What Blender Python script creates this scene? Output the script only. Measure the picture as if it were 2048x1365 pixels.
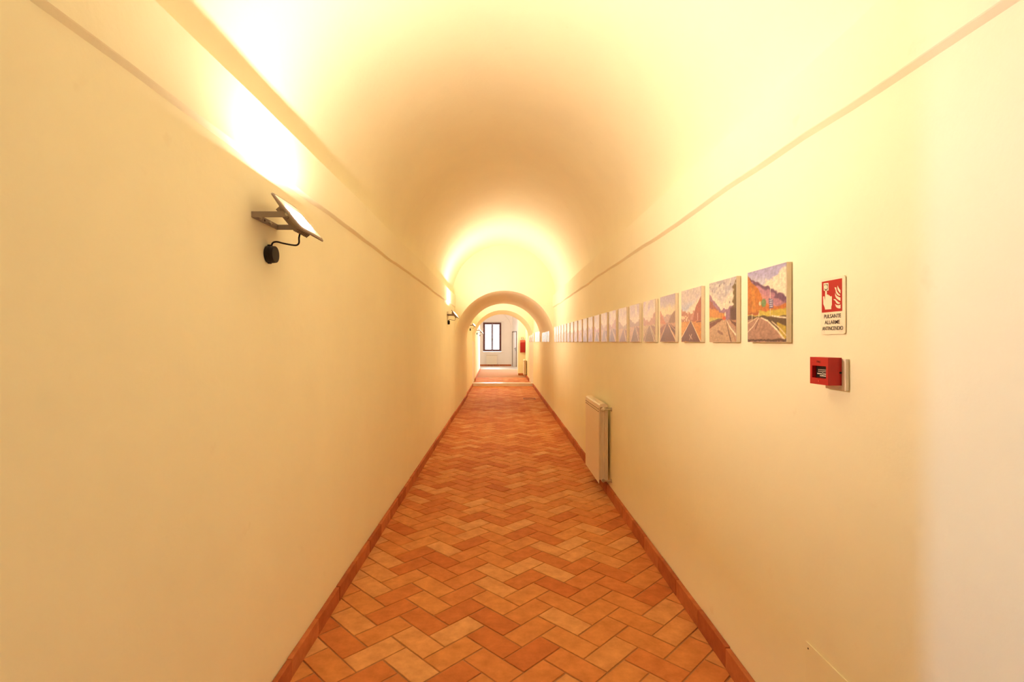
import bpy, bmesh, math, random
import numpy as np
from mathutils import Vector, Matrix, noise

for o in list(bpy.data.objects):
    bpy.data.objects.remove(o, do_unlink=True)
scn = bpy.context.scene
COL = scn.collection
random.seed(7)

# ------------------------------------------------------------------ camera
F, EYE, VX, VY = 1010.0, 1.55, 1004.0, 684.0          # focal length in px of a 2048 px frame, eye height, vanishing point
cam_data = bpy.data.cameras.new('camera')
cam_data.sensor_fit = 'HORIZONTAL'
cam_data.sensor_width = 36.0
cam_data.lens = F / 2048.0 * 36.0
cam_data.shift_x = (1024.0 - VX) / 2048.0
cam_data.shift_y = (VY - 682.5) / 2048.0
cam_data.clip_start = 0.02
cam = bpy.data.objects.new('camera', cam_data)
COL.objects.link(cam)
cam.location = (0, 0, EYE)
cam.rotation_euler = (math.radians(90), 0, 0)
scn.camera = cam

# ------------------------------------------------------------------ world, daylight, exposure
world = bpy.data.worlds.new('daylight_sky')
scn.world = world
world.use_nodes = True
wb = world.node_tree.nodes['Background']
wb.inputs['Color'].default_value = (0.93, 0.97, 1.0, 1)
wb.inputs['Strength'].default_value = 3.0

def area_light(name, loc, target, sx, sy, power, color):
    l = bpy.data.lights.new(name, 'AREA')
    l.shape = 'RECTANGLE'
    l.size, l.size_y = sx, sy
    l.energy = power
    l.color = color
    o = bpy.data.objects.new(name, l)
    COL.objects.link(o)
    o.location = loc
    o.rotation_euler = (Vector(target) - Vector(loc)).to_track_quat('-Z', 'Y').to_euler()
    return o

DAY = (0.97, 0.97, 1.0)
area_light('window_daylight_side_room', (-5.35, -0.83, 1.65), (0, 0.93, 1.35), 0.22, 1.5, 98, (0.30, 0.58, 1.0))
area_light('window_daylight_hall_back', (-0.58, 30.85, 1.9), (-0.58, 20, 1.2), 1.1, 1.75, 130, DAY)
area_light('window_daylight_hall_side', (3.85, 27.4, 2.0), (-1.0, 28.0, 1.4), 1.5, 1.9, 300, DAY)

LAMP_STRENGTH = 1420.0
LAMP_COLOR = (1.0, 0.785, 0.66)
BEAM_TILT = math.radians(10)

scn.cycles.max_bounces = 16
scn.cycles.diffuse_bounces = 12          # white plaster passes the light on many times

vs = scn.view_settings
vs.view_transform = 'Standard'
vs.look = 'None'
vs.exposure = 0.41
vs.gamma = 1.0
vs.use_curve_mapping = False

# ------------------------------------------------------------------ materials
def lin(c):
    return tuple((x / 12.92 if x <= 0.04045 else ((x + 0.055) / 1.055) ** 2.4) for x in c)

def srgb(r, g, b):
    return lin((r / 255.0, g / 255.0, b / 255.0))

def mat_base(name):
    m = bpy.data.materials.new(name)
    m.use_nodes = True
    nt = m.node_tree
    return m, nt, nt.nodes['Principled BSDF']

def simple(name, color, rough=0.5, metal=0.0, var=0.06, scale=40.0, bump=0.0, bscale=200.0, spec=0.5, coat=0.0):
    """Principled with a little noise in the colour and, where asked, fine relief."""
    m, nt, p = mat_base(name)
    N, L = nt.nodes, nt.links
    tc = N.new('ShaderNodeTexCoord')
    nz = N.new('ShaderNodeTexNoise'); nz.inputs['Scale'].default_value = scale; nz.inputs['Detail'].default_value = 4
    L.new(tc.outputs['Object'], nz.inputs['Vector'])
    mx = N.new('ShaderNodeMix'); mx.data_type = 'RGBA'
    mx.inputs[6].default_value = (*[c * (1 - var) for c in color], 1)
    mx.inputs[7].default_value = (*[min(1, c * (1 + var)) for c in color], 1)
    L.new(nz.outputs['Fac'], mx.inputs[0])
    L.new(mx.outputs[2], p.inputs['Base Color'])
    p.inputs['Roughness'].default_value = rough
    p.inputs['Metallic'].default_value = metal
    p.inputs['Specular IOR Level'].default_value = spec
    p.inputs['Coat Weight'].default_value = coat
    if bump > 0:
        n2 = N.new('ShaderNodeTexNoise'); n2.inputs['Scale'].default_value = bscale; n2.inputs['Detail'].default_value = 5
        L.new(tc.outputs['Object'], n2.inputs['Vector'])
        b = N.new('ShaderNodeBump'); b.inputs['Strength'].default_value = bump; b.inputs['Distance'].default_value = 0.004
        L.new(n2.outputs['Fac'], b.inputs['Height'])
        L.new(b.outputs['Normal'], p.inputs['Normal'])
    return m

def plaster(name, color):
    """Hand-trowelled lime plaster: faint clouding, soft waviness, a few scuffs."""
    m, nt, p = mat_base(name)
    N, L = nt.nodes, nt.links
    tc = N.new('ShaderNodeTexCoord')
    n1 = N.new('ShaderNodeTexNoise'); n1.inputs['Scale'].default_value = 1.3; n1.inputs['Detail'].default_value = 5; n1.inputs['Roughness'].default_value = 0.6
    L.new(tc.outputs['Object'], n1.inputs['Vector'])
    r1 = N.new('ShaderNodeValToRGB')
    r1.color_ramp.elements[0].position = 0.3; r1.color_ramp.elements[0].color = (*[c * 0.965 for c in color], 1)
    r1.color_ramp.elements[1].position = 0.7; r1.color_ramp.elements[1].color = (*[min(1, c * 1.02) for c in color], 1)
    L.new(n1.outputs['Fac'], r1.inputs['Fac'])
    n2 = N.new('ShaderNodeTexNoise'); n2.inputs['Scale'].default_value = 9; n2.inputs['Detail'].default_value = 3
    L.new(tc.outputs['Object'], n2.inputs['Vector'])
    r2 = N.new('ShaderNodeValToRGB')
    r2.color_ramp.elements[0].position = 0.70; r2.color_ramp.elements[0].color = (1, 1, 1, 1)
    r2.color_ramp.elements[1].position = 0.80; r2.color_ramp.elements[1].color = (0.96, 0.94, 0.92, 1)
    L.new(n2.outputs['Fac'], r2.inputs['Fac'])
    mx = N.new('ShaderNodeMix'); mx.data_type = 'RGBA'; mx.blend_type = 'MULTIPLY'; mx.inputs[0].default_value = 1
    L.new(r1.outputs['Color'], mx.inputs[6]); L.new(r2.outputs['Color'], mx.inputs[7])
    L.new(mx.outputs[2], p.inputs['Base Color'])
    p.inputs['Roughness'].default_value = 0.85
    p.inputs['Specular IOR Level'].default_value = 0.25
    n3 = N.new('ShaderNodeTexNoise'); n3.inputs['Scale'].default_value = 26; n3.inputs['Detail'].default_value = 6
    L.new(tc.outputs['Object'], n3.inputs['Vector'])
    b = N.new('ShaderNodeBump'); b.inputs['Strength'].default_value = 0.12; b.inputs['Distance'].default_value = 0.01
    L.new(n3.outputs['Fac'], b.inputs['Height'])
    L.new(b.outputs['Normal'], p.inputs['Normal'])
    return m

def terracotta(name, per_object, ramp):
    """Fired clay tile; the tone of each tile comes from the object or from a per-tile attribute."""
    m, nt, p = mat_base(name)
    N, L = nt.nodes, nt.links
    tc = N.new('ShaderNodeTexCoord')
    geo = N.new('ShaderNodeNewGeometry')
    if per_object:
        src = N.new('ShaderNodeObjectInfo').outputs['Random']
    else:
        a = N.new('ShaderNodeAttribute'); a.attribute_name = 'tone'
        src = a.outputs['Fac']
    rp = N.new('ShaderNodeValToRGB')
    e = rp.color_ramp.elements
    e[0].position = 0.0; e[0].color = (*ramp[0], 1)
    e[1].position = 1.0; e[1].color = (*ramp[-1], 1)
    for i, c in enumerate(ramp[1:-1]):
        q = e.new((i + 1) / (len(ramp) - 1)); q.color = (*c, 1)
    L.new(src, rp.inputs['Fac'])
    nz = N.new('ShaderNodeTexNoise'); nz.inputs['Scale'].default_value = 11; nz.inputs['Detail'].default_value = 8; nz.inputs['Roughness'].default_value = 0.65
    L.new(geo.outputs['Position'], nz.inputs['Vector'])
    r2 = N.new('ShaderNodeValToRGB')
    r2.color_ramp.elements[0].position = 0.30; r2.color_ramp.elements[0].color = (0.80, 0.76, 0.72, 1)
    r2.color_ramp.elements[1].position = 0.72; r2.color_ramp.elements[1].color = (1.14, 1.16, 1.20, 1)
    L.new(nz.outputs['Fac'], r2.inputs['Fac'])
    mx = N.new('ShaderNodeMix'); mx.data_type = 'RGBA'; mx.blend_type = 'MULTIPLY'; mx.inputs[0].default_value = 1
    L.new(rp.outputs['Color'], mx.inputs[6]); L.new(r2.outputs['Color'], mx.inputs[7])
    L.new(mx.outputs[2], p.inputs['Base Color'])
    p.inputs['Roughness'].default_value = 0.7
    p.inputs['Specular IOR Level'].default_value = 0.13
    n3 = N.new('ShaderNodeTexNoise'); n3.inputs['Scale'].default_value = 60; n3.inputs['Detail'].default_value = 6
    L.new(geo.outputs['Position'], n3.inputs['Vector'])
    b = N.new('ShaderNodeBump'); b.inputs['Strength'].default_value = 0.25; b.inputs['Distance'].default_value = 0.003
    L.new(n3.outputs['Fac'], b.inputs['Height'])
    L.new(b.outputs['Normal'], p.inputs['Normal'])
    return m

def emission(name, color, strength):
    m, nt, p = mat_base(name)
    p.inputs['Base Color'].default_value = (0.9, 0.85, 0.7, 1)
    p.inputs['Emission Color'].default_value = (*color, 1)
    p.inputs['Emission Strength'].default_value = strength
    return m

def thin_glass(name):
    m, nt, p = mat_base(name)
    N, L = nt.nodes, nt.links
    out = N['Material Output']
    tr = N.new('ShaderNodeBsdfTransparent'); tr.inputs[0].default_value = (0.95, 0.97, 0.97, 1)
    gl = N.new('ShaderNodeBsdfGlossy'); gl.inputs['Roughness'].default_value = 0.02
    fr = N.new('ShaderNodeFresnel'); fr.inputs[0].default_value = 1.45
    ms = N.new('ShaderNodeMixShader')
    L.new(fr.outputs[0], ms.inputs[0]); L.new(tr.outputs[0], ms.inputs[1]); L.new(gl.outputs[0], ms.inputs[2])
    L.new(ms.outputs[0], out.inputs[0])
    return m

def picture_mat(name):
    """Oil paint: the colours laid on the mesh, brush relief and varnish from nodes."""
    m, nt, p = mat_base(name)
    N, L = nt.nodes, nt.links
    a = N.new('ShaderNodeAttribute'); a.attribute_name = 'paint'
    tc = N.new('ShaderNodeTexCoord')
    mp = N.new('ShaderNodeMapping'); mp.inputs['Scale'].default_value = (1, 1.0, 2.2)
    L.new(tc.outputs['Object'], mp.inputs['Vector'])
    nz = N.new('ShaderNodeTexNoise'); nz.inputs['Scale'].default_value = 60; nz.inputs['Detail'].default_value = 5
    L.new(mp.outputs[0], nz.inputs['Vector'])
    r2 = N.new('ShaderNodeValToRGB')
    r2.color_ramp.elements[0].position = 0.25; r2.color_ramp.elements[0].color = (0.80, 0.80, 0.80, 1)
    r2.color_ramp.elements[1].position = 0.75; r2.color_ramp.elements[1].color = (1.15, 1.15, 1.15, 1)
    L.new(nz.outputs['Fac'], r2.inputs['Fac'])
    mx = N.new('ShaderNodeMix'); mx.data_type = 'RGBA'; mx.blend_type = 'MULTIPLY'; mx.inputs[0].default_value = 1
    L.new(a.outputs['Color'], mx.inputs[6]); L.new(r2.outputs['Color'], mx.inputs[7])
    L.new(mx.outputs[2], p.inputs['Base Color'])
    p.inputs['Roughness'].default_value = 0.38
    p.inputs['Specular IOR Level'].default_value = 0.5
    b = N.new('ShaderNodeBump'); b.inputs['Strength'].default_value = 0.2; b.inputs['Distance'].default_value = 0.002
    L.new(nz.outputs['Fac'], b.inputs['Height'])
    L.new(b.outputs['Normal'], p.inputs['Normal'])
    return m

WALLC = (0.906, 0.877, 0.652)
M = {}
M['plaster'] = plaster('cream_plaster', WALLC)
M['hall_plaster'] = plaster('hall_white_plaster', (0.82, 0.77, 0.72))
M['white_paint'] = plaster('white_jamb_paint', (0.88, 0.86, 0.84))
RAMP = [srgb(196, 114, 62), srgb(207, 130, 74), srgb(212, 141, 82), srgb(215, 148, 88), srgb(222, 166, 110)]
M['tile'] = terracotta('terracotta_tile', True, RAMP)
M['tile_far'] = terracotta('terracotta_tile_field', False, RAMP)
M['skirting'] = terracotta('terracotta_skirting', True, [srgb(176, 100, 60), srgb(188, 112, 68), srgb(198, 124, 78)])
M['grout'] = simple('cement_grout', srgb(172, 122, 80), 0.9, var=0.15, bump=0.4)
M['marble'] = simple('pale_marble', (0.78, 0.72, 0.66), 0.35, var=0.10, scale=6)
M['hall_stone_glare'] = simple('stone_floor_glare', (0.70, 0.66, 0.62), 0.25, var=0.10, scale=5)  # pale tone carries the window's glare on the hall floor
M['lamp_grey'] = simple('anthracite_lamp_paint', (0.27, 0.215, 0.18), 0.5, var=0.1, bump=0.1, bscale=500)
M['black_plastic'] = simple('black_plastic', (0.012, 0.006, 0.005), 0.55, spec=0.3)
M['bolt'] = simple('zinc_bolt', (0.55, 0.50, 0.42), 0.35, metal=0.9)
M['reflector'] = simple('satin_reflector', (0.80, 0.74, 0.62), 0.3, metal=0.3)
M['led'] = emission('led_light', LAMP_COLOR, LAMP_STRENGTH)
M['led_near'] = emission('led_light_weaker', LAMP_COLOR, LAMP_STRENGTH * 0.68)  # same kind of lamp, output lowered to balance the light
M['canvas'] = simple('raw_canvas_edge', (0.80, 0.71, 0.57), 0.85, var=0.08, bump=0.2, bscale=600)
M['picture'] = picture_mat('oil_painting')
M['sign'] = simple('luminescent_sign_panel', (0.86, 0.80, 0.60), 0.4, var=0.02)
M['sign_red'] = simple('sign_red_print', srgb(176, 17, 18), 0.4, var=0.03)
M['sign_ink'] = simple('sign_dark_print', (0.045, 0.018, 0.012), 0.5)
M['alarm_red'] = simple('alarm_red_plastic', srgb(182, 16, 20), 0.38, var=0.03)
M['alarm_dark'] = simple('alarm_dark_red_print', srgb(96, 8, 8), 0.5)
M['white_plastic'] = simple('cream_plastic', (0.80, 0.74, 0.62), 0.5, var=0.03)
M['radiator'] = simple('radiator_enamel', (0.86, 0.78, 0.64), 0.42, var=0.03)
M['slot'] = simple('radiator_slot_dark', (0.10, 0.07, 0.05), 0.8)
M['wood'] = simple('brown_window_wood', srgb(92, 40, 36), 0.45, var=0.15, scale=15)
M['door'] = simple('pale_door_paint', (0.74, 0.68, 0.62), 0.5, var=0.03)
M['door_edge'] = simple('dark_door_casing', srgb(112, 88, 62), 0.5)
M['glass'] = thin_glass('window_glass')
M['box_red'] = simple('cabinet_red', srgb(160, 12, 15), 0.4, var=0.04)
M['box_pale'] = simple('cabinet_pale_red', srgb(226, 96, 76), 0.45, var=0.04)
M['iron'] = simple('dark_iron', (0.06, 0.035, 0.02), 0.6)

# ------------------------------------------------------------------ mesh helpers
def mesh_obj(name, verts, faces, mat, parent=None, smooth=False):
    me = bpy.data.meshes.new(name)
    me.from_pydata([tuple(v) for v in verts], [], faces)
    me.update()
    bm = bmesh.new(); bm.from_mesh(me)
    bmesh.ops.recalc_face_normals(bm, faces=bm.faces[:])
    bm.to_mesh(me); bm.free()
    return link(name, me, mat, parent, smooth)

def link(name, me, mat, parent=None, smooth=False):
    for mt in (mat if isinstance(mat, (list, tuple)) else [mat]):
        me.materials.append(mt)
    if smooth:
        me.polygons.foreach_set('use_smooth', [True] * len(me.polygons))
    o = bpy.data.objects.new(name, me)
    COL.objects.link(o)
    if parent:
        o.parent = parent
    return o

def empty(name, loc, rot=(0, 0, 0)):
    o = bpy.data.objects.new(name, None)
    COL.objects.link(o)
    o.location = loc
    o.rotation_euler = rot
    o.empty_display_size = 0.1
    return o

def tag(o, label, cat, group=None):
    o['label'] = label
    o['category'] = cat
    if group:
        o['group'] = group
    return o

def struct(o, label=None):
    o['kind'] = 'structure'
    if label:
        o['label'] = label
    return o

class MB:
    """Collects shapes into one mesh."""
    def __init__(self):
        self.v, self.f = [], []
    def add(self, verts, faces):
        n = len(self.v)
        self.v += [Vector(a) for a in verts]
        self.f += [tuple(i + n for i in f) for f in faces]
        return self
    def box(self, lo, hi, mtx=None):
        (x0, y0, z0), (x1, y1, z1) = lo, hi
        vs_ = [Vector(p) for p in ((x0, y0, z0), (x1, y0, z0), (x1, y1, z0), (x0, y1, z0), (x0, y0, z1), (x1, y0, z1), (x1, y1, z1), (x0, y1, z1))]
        if mtx:
            vs_ = [mtx @ p for p in vs_]
        return self.add(vs_, [(0, 3, 2, 1), (4, 5, 6, 7), (0, 1, 5, 4), (1, 2, 6, 5), (2, 3, 7, 6), (3, 0, 4, 7)])
    def cyl(self, p0, p1, r0, r1=None, n=20):
        p0, p1 = Vector(p0), Vector(p1)
        r1 = r0 if r1 is None else r1
        q = (p1 - p0).to_track_quat('Z', 'Y')
        vs_ = []
        for p, r in ((p0, r0), (p1, r1)):
            for i in range(n):
                a = 2 * math.pi * i / n
                vs_.append(p + q @ Vector((r * math.cos(a), r * math.sin(a), 0)))
        fs = [(i, (i + 1) % n, n + (i + 1) % n, n + i) for i in range(n)]
        fs += [tuple(range(n - 1, -1, -1)), tuple(range(n, 2 * n))]
        return self.add(vs_, fs)
    def prism(self, poly, axis, a, b, mtx=None):
        """Extrude a 2-D polygon along an axis (0: poly in yz, 1: poly in xz, 2: poly in xy)."""
        def P(p, t):
            return {0: (t, p[0], p[1]), 1: (p[0], t, p[1]), 2: (p[0], p[1], t)}[axis]
        n = len(poly)
        vs_ = [Vector(P(p, a)) for p in poly] + [Vector(P(p, b)) for p in poly]
        if mtx:
            vs_ = [mtx @ p for p in vs_]
        fs = [(i, (i + 1) % n, n + (i + 1) % n, n + i) for i in range(n)]
        fs += [tuple(range(n - 1, -1, -1)), tuple(range(n, 2 * n))]
        return self.add(vs_, fs)
    def tube(self, pts, r, n=10, sub=6):
        pts = [Vector(p) for p in pts]
        if sub > 1 and len(pts) > 2:       # Catmull-Rom
            q = [pts[0]] + pts + [pts[-1]]
            out = []
            for i in range(1, len(q) - 2):
                for k in range(sub):
                    t = k / sub
                    a, b, c, d = q[i - 1], q[i], q[i + 1], q[i + 2]
                    out.append(0.5 * ((2 * b) + (c - a) * t + (2 * a - 5 * b + 4 * c - d) * t * t + (3 * b - a - 3 * c + d) * t ** 3))
            out.append(pts[-1])
            pts = out
        vs_, fs = [], []
        for i, p in enumerate(pts):
            d = (pts[min(i + 1, len(pts) - 1)] - pts[max(i - 1, 0)]).normalized()
            s = d.cross(Vector((0.13, 0.97, 0.2))).normalized()
            u = s.cross(d)
            for k in range(n):
                a = 2 * math.pi * k / n
                vs_.append(p + r * (math.cos(a) * s + math.sin(a) * u))
        for i in range(len(pts) - 1):
            for k in range(n):
                fs.append((i * n + k, i * n + (k + 1) % n, (i + 1) * n + (k + 1) % n, (i + 1) * n + k))
        fs += [tuple(range(n - 1, -1, -1)), tuple(range((len(pts) - 1) * n, len(pts) * n))]
        return self.add(vs_, fs)
    def build(self, name, mat, parent=None, smooth=False, bevel=0.0, segs=2):
        o = mesh_obj(name, self.v, self.f, mat, parent, smooth)
        if bevel > 0:
            bm = bmesh.new(); bm.from_mesh(o.data)
            es = [e for e in bm.edges if e.is_manifold and e.calc_face_angle(0) > 0.6]
            bmesh.ops.bevel(bm, geom=es, offset=bevel, segments=segs, affect='EDGES', profile=0.6)
            bm.to_mesh(o.data); bm.free()
        return o

def copy_tree(o, parent=None):
    c = o.copy()
    COL.objects.link(c)
    c.parent = parent
    for ch in list(o.children):
        copy_tree(ch, c)
    return c

def wob(y, seed, amp, f=0.9):
    return amp * noise.noise(Vector((y * f, seed * 7.31, 0.5))) + amp * 0.5 * noise.noise(Vector((y * f * 3.1, seed * 3.7, 9.5)))

# ------------------------------------------------------------------ the corridor shell
XL, XR = -0.992, 1.084            # lower wall faces
FL, FR = -0.974, 1.064            # faces of the plaster band above the ledge
Y0, YA = -6.5, 10.6               # near stretch of the corridor
LEDGE, BAND = 2.268, 2.524
DOOR0, DOOR1, DOORH = -0.9, 0.6, 2.15

def wall_sheet(name, side, spans):
    mb = MB()
    wx, fx = (XL, FL) if side == 'left' else (XR, FR)
    sg = 1 if side == 'left' else -1
    sd = 1.0 if side == 'left' else 2.0
    for (a, b, z0) in spans:
        n = max(2, int((b - a) / 0.12))
        rings = []
        for i in range(n + 1):
            y = a + (b - a) * i / n
            zl = LEDGE + wob(y, sd, 0.016)
            fw = fx + wob(y, sd + 3, 0.006)
            zb = BAND + wob(y, sd + 5, 0.010)
            w = wx + wob(y, sd + 8, 0.004, 0.5)
            prof = [(w, z0)]
            for k in range(1, 7):
                prof.append((wx + wob(y + 3.3 * k, sd + 8, 0.004, 0.5), z0 + (zl - 0.03 - z0) * k / 7))
            prof += [(w, zl - 0.001), (fw - sg * 0.002, zl + 0.012), (fw, zl + 0.015), (fw, zb - 0.006), (fw - sg * 0.008, zb), (wx - sg * 0.33, zb), (wx - sg * 0.33, z0)]
            rings.append([(p[0], y, p[1]) for p in prof])
        m = len(rings[0])
        vs_ = [p for r in rings for p in r]
        fs = []
        for i in range(n):
            for k in range(m):
                fs.append((i * m + k, i * m + (k + 1) % m, (i + 1) * m + (k + 1) % m, (i + 1) * m + k))
        fs += [tuple(range(m - 1, -1, -1)), tuple(range(n * m, (n + 1) * m))]
        mb.add(vs_, fs)
    return struct(mb.build(name, M['plaster']))

wall_sheet('wall_left', 'left', [(Y0, DOOR0, -0.03), (DOOR0, DOOR1, DOORH), (DOOR1, YA, -0.03)])
wall_sheet('wall_right', 'right', [(Y0, YA, -0.03)])

def vault(name, y0, y1, cx, R, zs, step=0.35, mat='plaster', thick=0.25, seed=1.0):
    n = max(1, int((y1 - y0) / step)); m = 56
    inner, fs = [], []
    for i in range(n + 1):
        y = y0 + (y1 - y0) * i / n
        for k in range(m + 1):
            a = math.pi * k / m
            r = R + 0.008 * noise.noise(Vector((y * 0.7, a * 2.2, seed)))
            inner.append((cx - r * math.cos(a), y, zs + r * math.sin(a)))
    q = m + 1
    for i in range(n):
        for k in range(m):
            fs.append((i * q + k, i * q + k + 1, (i + 1) * q + k + 1, (i + 1) * q + k))
    o1 = len(inner)
    outer = []
    for y in (y0, y1):
        for k in range(m + 1):
            a = math.pi * k / m
            outer.append((cx - (R + thick) * math.cos(a), y, zs + (R + thick) * math.sin(a)))
    for k in range(m):
        fs.append((o1 + k, o1 + k + 1, o1 + q + k + 1, o1 + q + k))
    o = mesh_obj(name, inner + outer, fs, M[mat], smooth=True)
    return struct(o)

vault('ceiling', Y0, YA, 0.040, 1.084, 2.500)

def arch_block(name, secs, x0, x1, ztop, mat, white=False):
    """Masonry with a tunnel through it. secs: (y, cx, R, spring, floor)."""
    m = 48
    def inner(s):
        y, cx, R, zs, zf = s
        pr = [(cx - R, y, zf + (zs - zf) * j / 4) for j in range(4)]
        pr += [(cx - R * math.cos(math.pi * k / m), y, zs + R * math.sin(math.pi * k / m)) for k in range(m + 1)]
        pr += [(cx + R, y, zs - (zs - zf) * j / 4) for j in range(1, 5)]
        return pr
    vs_, fs = [], []
    rings = [inner(s) for s in secs]
    q = len(rings[0])
    for r in rings:
        vs_ += r
    for i in range(len(rings) - 1):
        for k in range(q - 1):
            fs.append((i * q + k, i * q + k + 1, (i + 1) * q + k + 1, (i + 1) * q + k))
    nin = len(fs)
    for r in (rings[0], rings[-1]):                 # the two faces, with vertices of their own so the arris stays sharp
        b = len(vs_)
        vs_ += r
        c = len(vs_)
        y = r[0][1]
        for k, p in enumerate(r):                  # outer rim point for every inner point
            if k <= 4:
                vs_.append((x0, y, p[2]))
            elif k >= q - 5:
                vs_.append((x1, y, p[2]))
            else:
                t = math.pi * (k - 4) / m
                s = 1.0 / max(abs(math.cos(t)), abs(math.sin(t)))
                vs_.append(((x0 + x1) / 2 - (x1 - x0) / 2 * max(-1, min(1, math.cos(t) * s)), y, r[4][2] + (ztop - r[4][2]) * max(0, min(1, math.sin(t) * s))))
        for k in range(q - 1):
            fs.append((b + k, b + k + 1, c + k + 1, c + k))
    o = mesh_obj(name, vs_, fs, M[mat])
    sm = [i < nin for i in range(len(o.data.polygons))]
    o.data.polygons.foreach_set('use_smooth', sm)
    if white:
        o.data.materials.append(M['white_paint'])
        for i, pl in enumerate(o.data.polygons):
            if i < nin and pl.center.z < secs[0][3] - 0.02:
                pl.material_index = 1
    return struct(o)

YB, YD, YE, STEP = 14.1, 17.6, 18.4, 0.104
arch_block('wall_first_arch', [(YA, 0.052, 1.050, 1.575, -0.03), (YA + 0.03, 0.051, 1.042, 1.577, -0.03), (YA + 0.7, 0.05, 1.030, 1.58, -0.03), (YB, 0.045, 1.032, 1.58, -0.03)], -1.5, 1.6, 4.0, 'plaster')
arch_block('wall_between_arches', [(YB, 0.035, 1.045, 2.5, -0.03), ((YB + YD) / 2, 0.032, 1.052, 2.5, -0.03), (YD, 0.028, 1.06, 2.5, -0.03)], -1.5, 1.6, 4.0, 'plaster')
arch_block('wall_second_arch', [(YD, 0.022, 1.066, 1.59, -0.03), (YE, -0.012, 1.005, 1.545, -0.03)], -1.5, 1.6, 4.0, 'plaster', white=True)
arch_block('wall_beyond_step', [(YE, 0.0, 1.003, 2.5, 0.0), (21.7, -0.03, 1.035, 2.5, 0.0)], -1.5, 1.6, 4.0, 'plaster')

# hall at the far end
HC = 3.7
YW = 30.1
b = MB(); b.prism([(-1.065, 21.7), (-1.13, 25.9), (-3.4, 25.9), (-3.4, 21.7)], 2, -0.03, HC); struct(b.build('wall_hall_left', M['plaster']))
b = MB(); b.box((0.69, 21.7, -0.03), (3.9, 22.3, HC)); struct(b.build('wall_hall_pier', M['plaster']))
b = MB(); b.box((-3.6, 21.7, HC), (4.2, 30.6, HC + 0.2)); struct(b.build('ceiling_hall', M['hall_plaster']))
b = MB(); b.box((-3.6, 25.9, -0.03), (-3.4, 30.6, HC)); struct(b.build('wall_hall_west', M['hall_plaster']))
b = MB()
for lo, hi in (((3.6, 22.3, -0.03), (3.8, 26.6, HC)), ((3.6, 28.2, -0.03), (3.8, 30.6, HC)), ((3.6, 26.6, -0.03), (3.8, 28.2, 1.0)), ((3.6, 26.6, 3.0), (3.8, 28.2, HC))):
    b.box(lo, hi)
struct(b.build('wall_hall_east', M['hall_plaster']))
# back wall with the window opening
WX0, WX1, WZ0, WZ1 = -1.15, 0.09, 0.955, 2.76
b = MB()
for lo, hi in (((-3.6, YW, -0.03), (WX0, YW + 0.45, HC)), ((WX1, YW, -0.03), (3.9, YW + 0.45, HC)), ((WX0, YW, -0.03), (WX1, YW + 0.45, WZ0)), ((WX0, YW, WZ1), (WX1, YW + 0.45, HC))):
    b.box(lo, hi)
struct(b.build('wall_hall_back', M['hall_plaster']))
# shallow arched surround in front of the back wall
arch_block('trim_1', [(29.78, -0.52, 1.08, 2.28, 0.0), (YW, -0.52, 1.08, 2.28, 0.0)], -3.4, 0.62, HC, 'hall_plaster')
# oblique wall with the door
b = MB(); b.prism([(0.575, 29.95), (0.90, 28.7), (1.5, 26.9), (1.7, 27.0), (1.1, 28.8), (0.8, 30.08)], 2, -0.03, HC)
struct(b.build('wall_hall_oblique', M['hall_plaster']))

b = MB(); b.box((-1.5, Y0 - 0.2, -0.03), (1.6, Y0, 4.0)); struct(b.build('wall_back', M['plaster']))

# side room behind the doorway in the left wall, its window gives the daylight on the right wall
b = MB()
b.box((-5.2, 1.2, -0.03), (-1.322, 1.4, 2.8)); b.box((-5.2, -2.2, -0.03), (-1.322, -2.0, 2.8))
b.box((-5.2, -2.2, 2.8), (-1.322, 1.4, 3.0))
b.box((-5.2, -2.0, -0.03), (-5.0, -0.98, 2.8)); b.box((-5.2, -0.66, -0.03), (-5.0, 1.2, 2.8))
b.box((-5.2, -0.98, -0.03), (-5.0, -0.66, 0.85)); b.box((-5.2, -0.98, 2.45), (-5.0, -0.66, 2.8))
struct(b.build('wall_side_room', M['hall_plaster']))
b = MB(); b.box((-5.2, -2.2, -0.08), (-0.99, 1.4, -0.03)); struct(b.build('floor_side_room', M['grout']))

# ------------------------------------------------------------------ floor: herringbone tiles
b = MB(); b.box((-1.32, Y0 - 0.2, -0.10), (1.4, YD + 0.1, -0.0045)); floor = struct(b.build('floor', M['grout']), 'terracotta floor laid in herringbone')
b = MB(); b.box((-1.4, YD + 0.12, -0.02), (3.7, 26.6, STEP - 0.0045)); floor_up = struct(b.build('floor_beyond_step', M['grout']), 'raised terracotta floor past the step')
b = MB(); b.box((-3.6, 26.6, -0.02), (4.0, 30.6, STEP)); struct(b.build('floor_hall', M['hall_stone_glare']), 'stone floor of the bright hall, window glare in its pale colour')

TB = 0.1387                                    # tile short side
TO = Vector((0.005, 2.660))                    # a tile corner read off the photograph
TU = Vector((1, 1)).normalized(); TV = Vector((1, -1)).normalized()
GAP = 0.0040

def clip(poly, f):
    out = []
    for i in range(len(poly)):
        p, q = poly[i], poly[(i + 1) % len(poly)]
        a, c = f(p), f(q)
        if a >= 0:
            out.append(p)
        if (a >= 0) != (c >= 0):
            out.append(p + (q - p) * (a / (a - c)))
    return out

def left_x(y):
    if y < YA: return XL
    if y < YB: return -0.98
    if y < YE: return -1.01 - 0.028 * (y - YB) / 3.5
    return -1.0 - 0.065 * (y - YE) / 3.3
def right_x(y):
    if y < YA: return XR
    if y < YE: return 1.08
    if y < 21.7: return 1.003
    return 3.6
BT = 0.025

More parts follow.
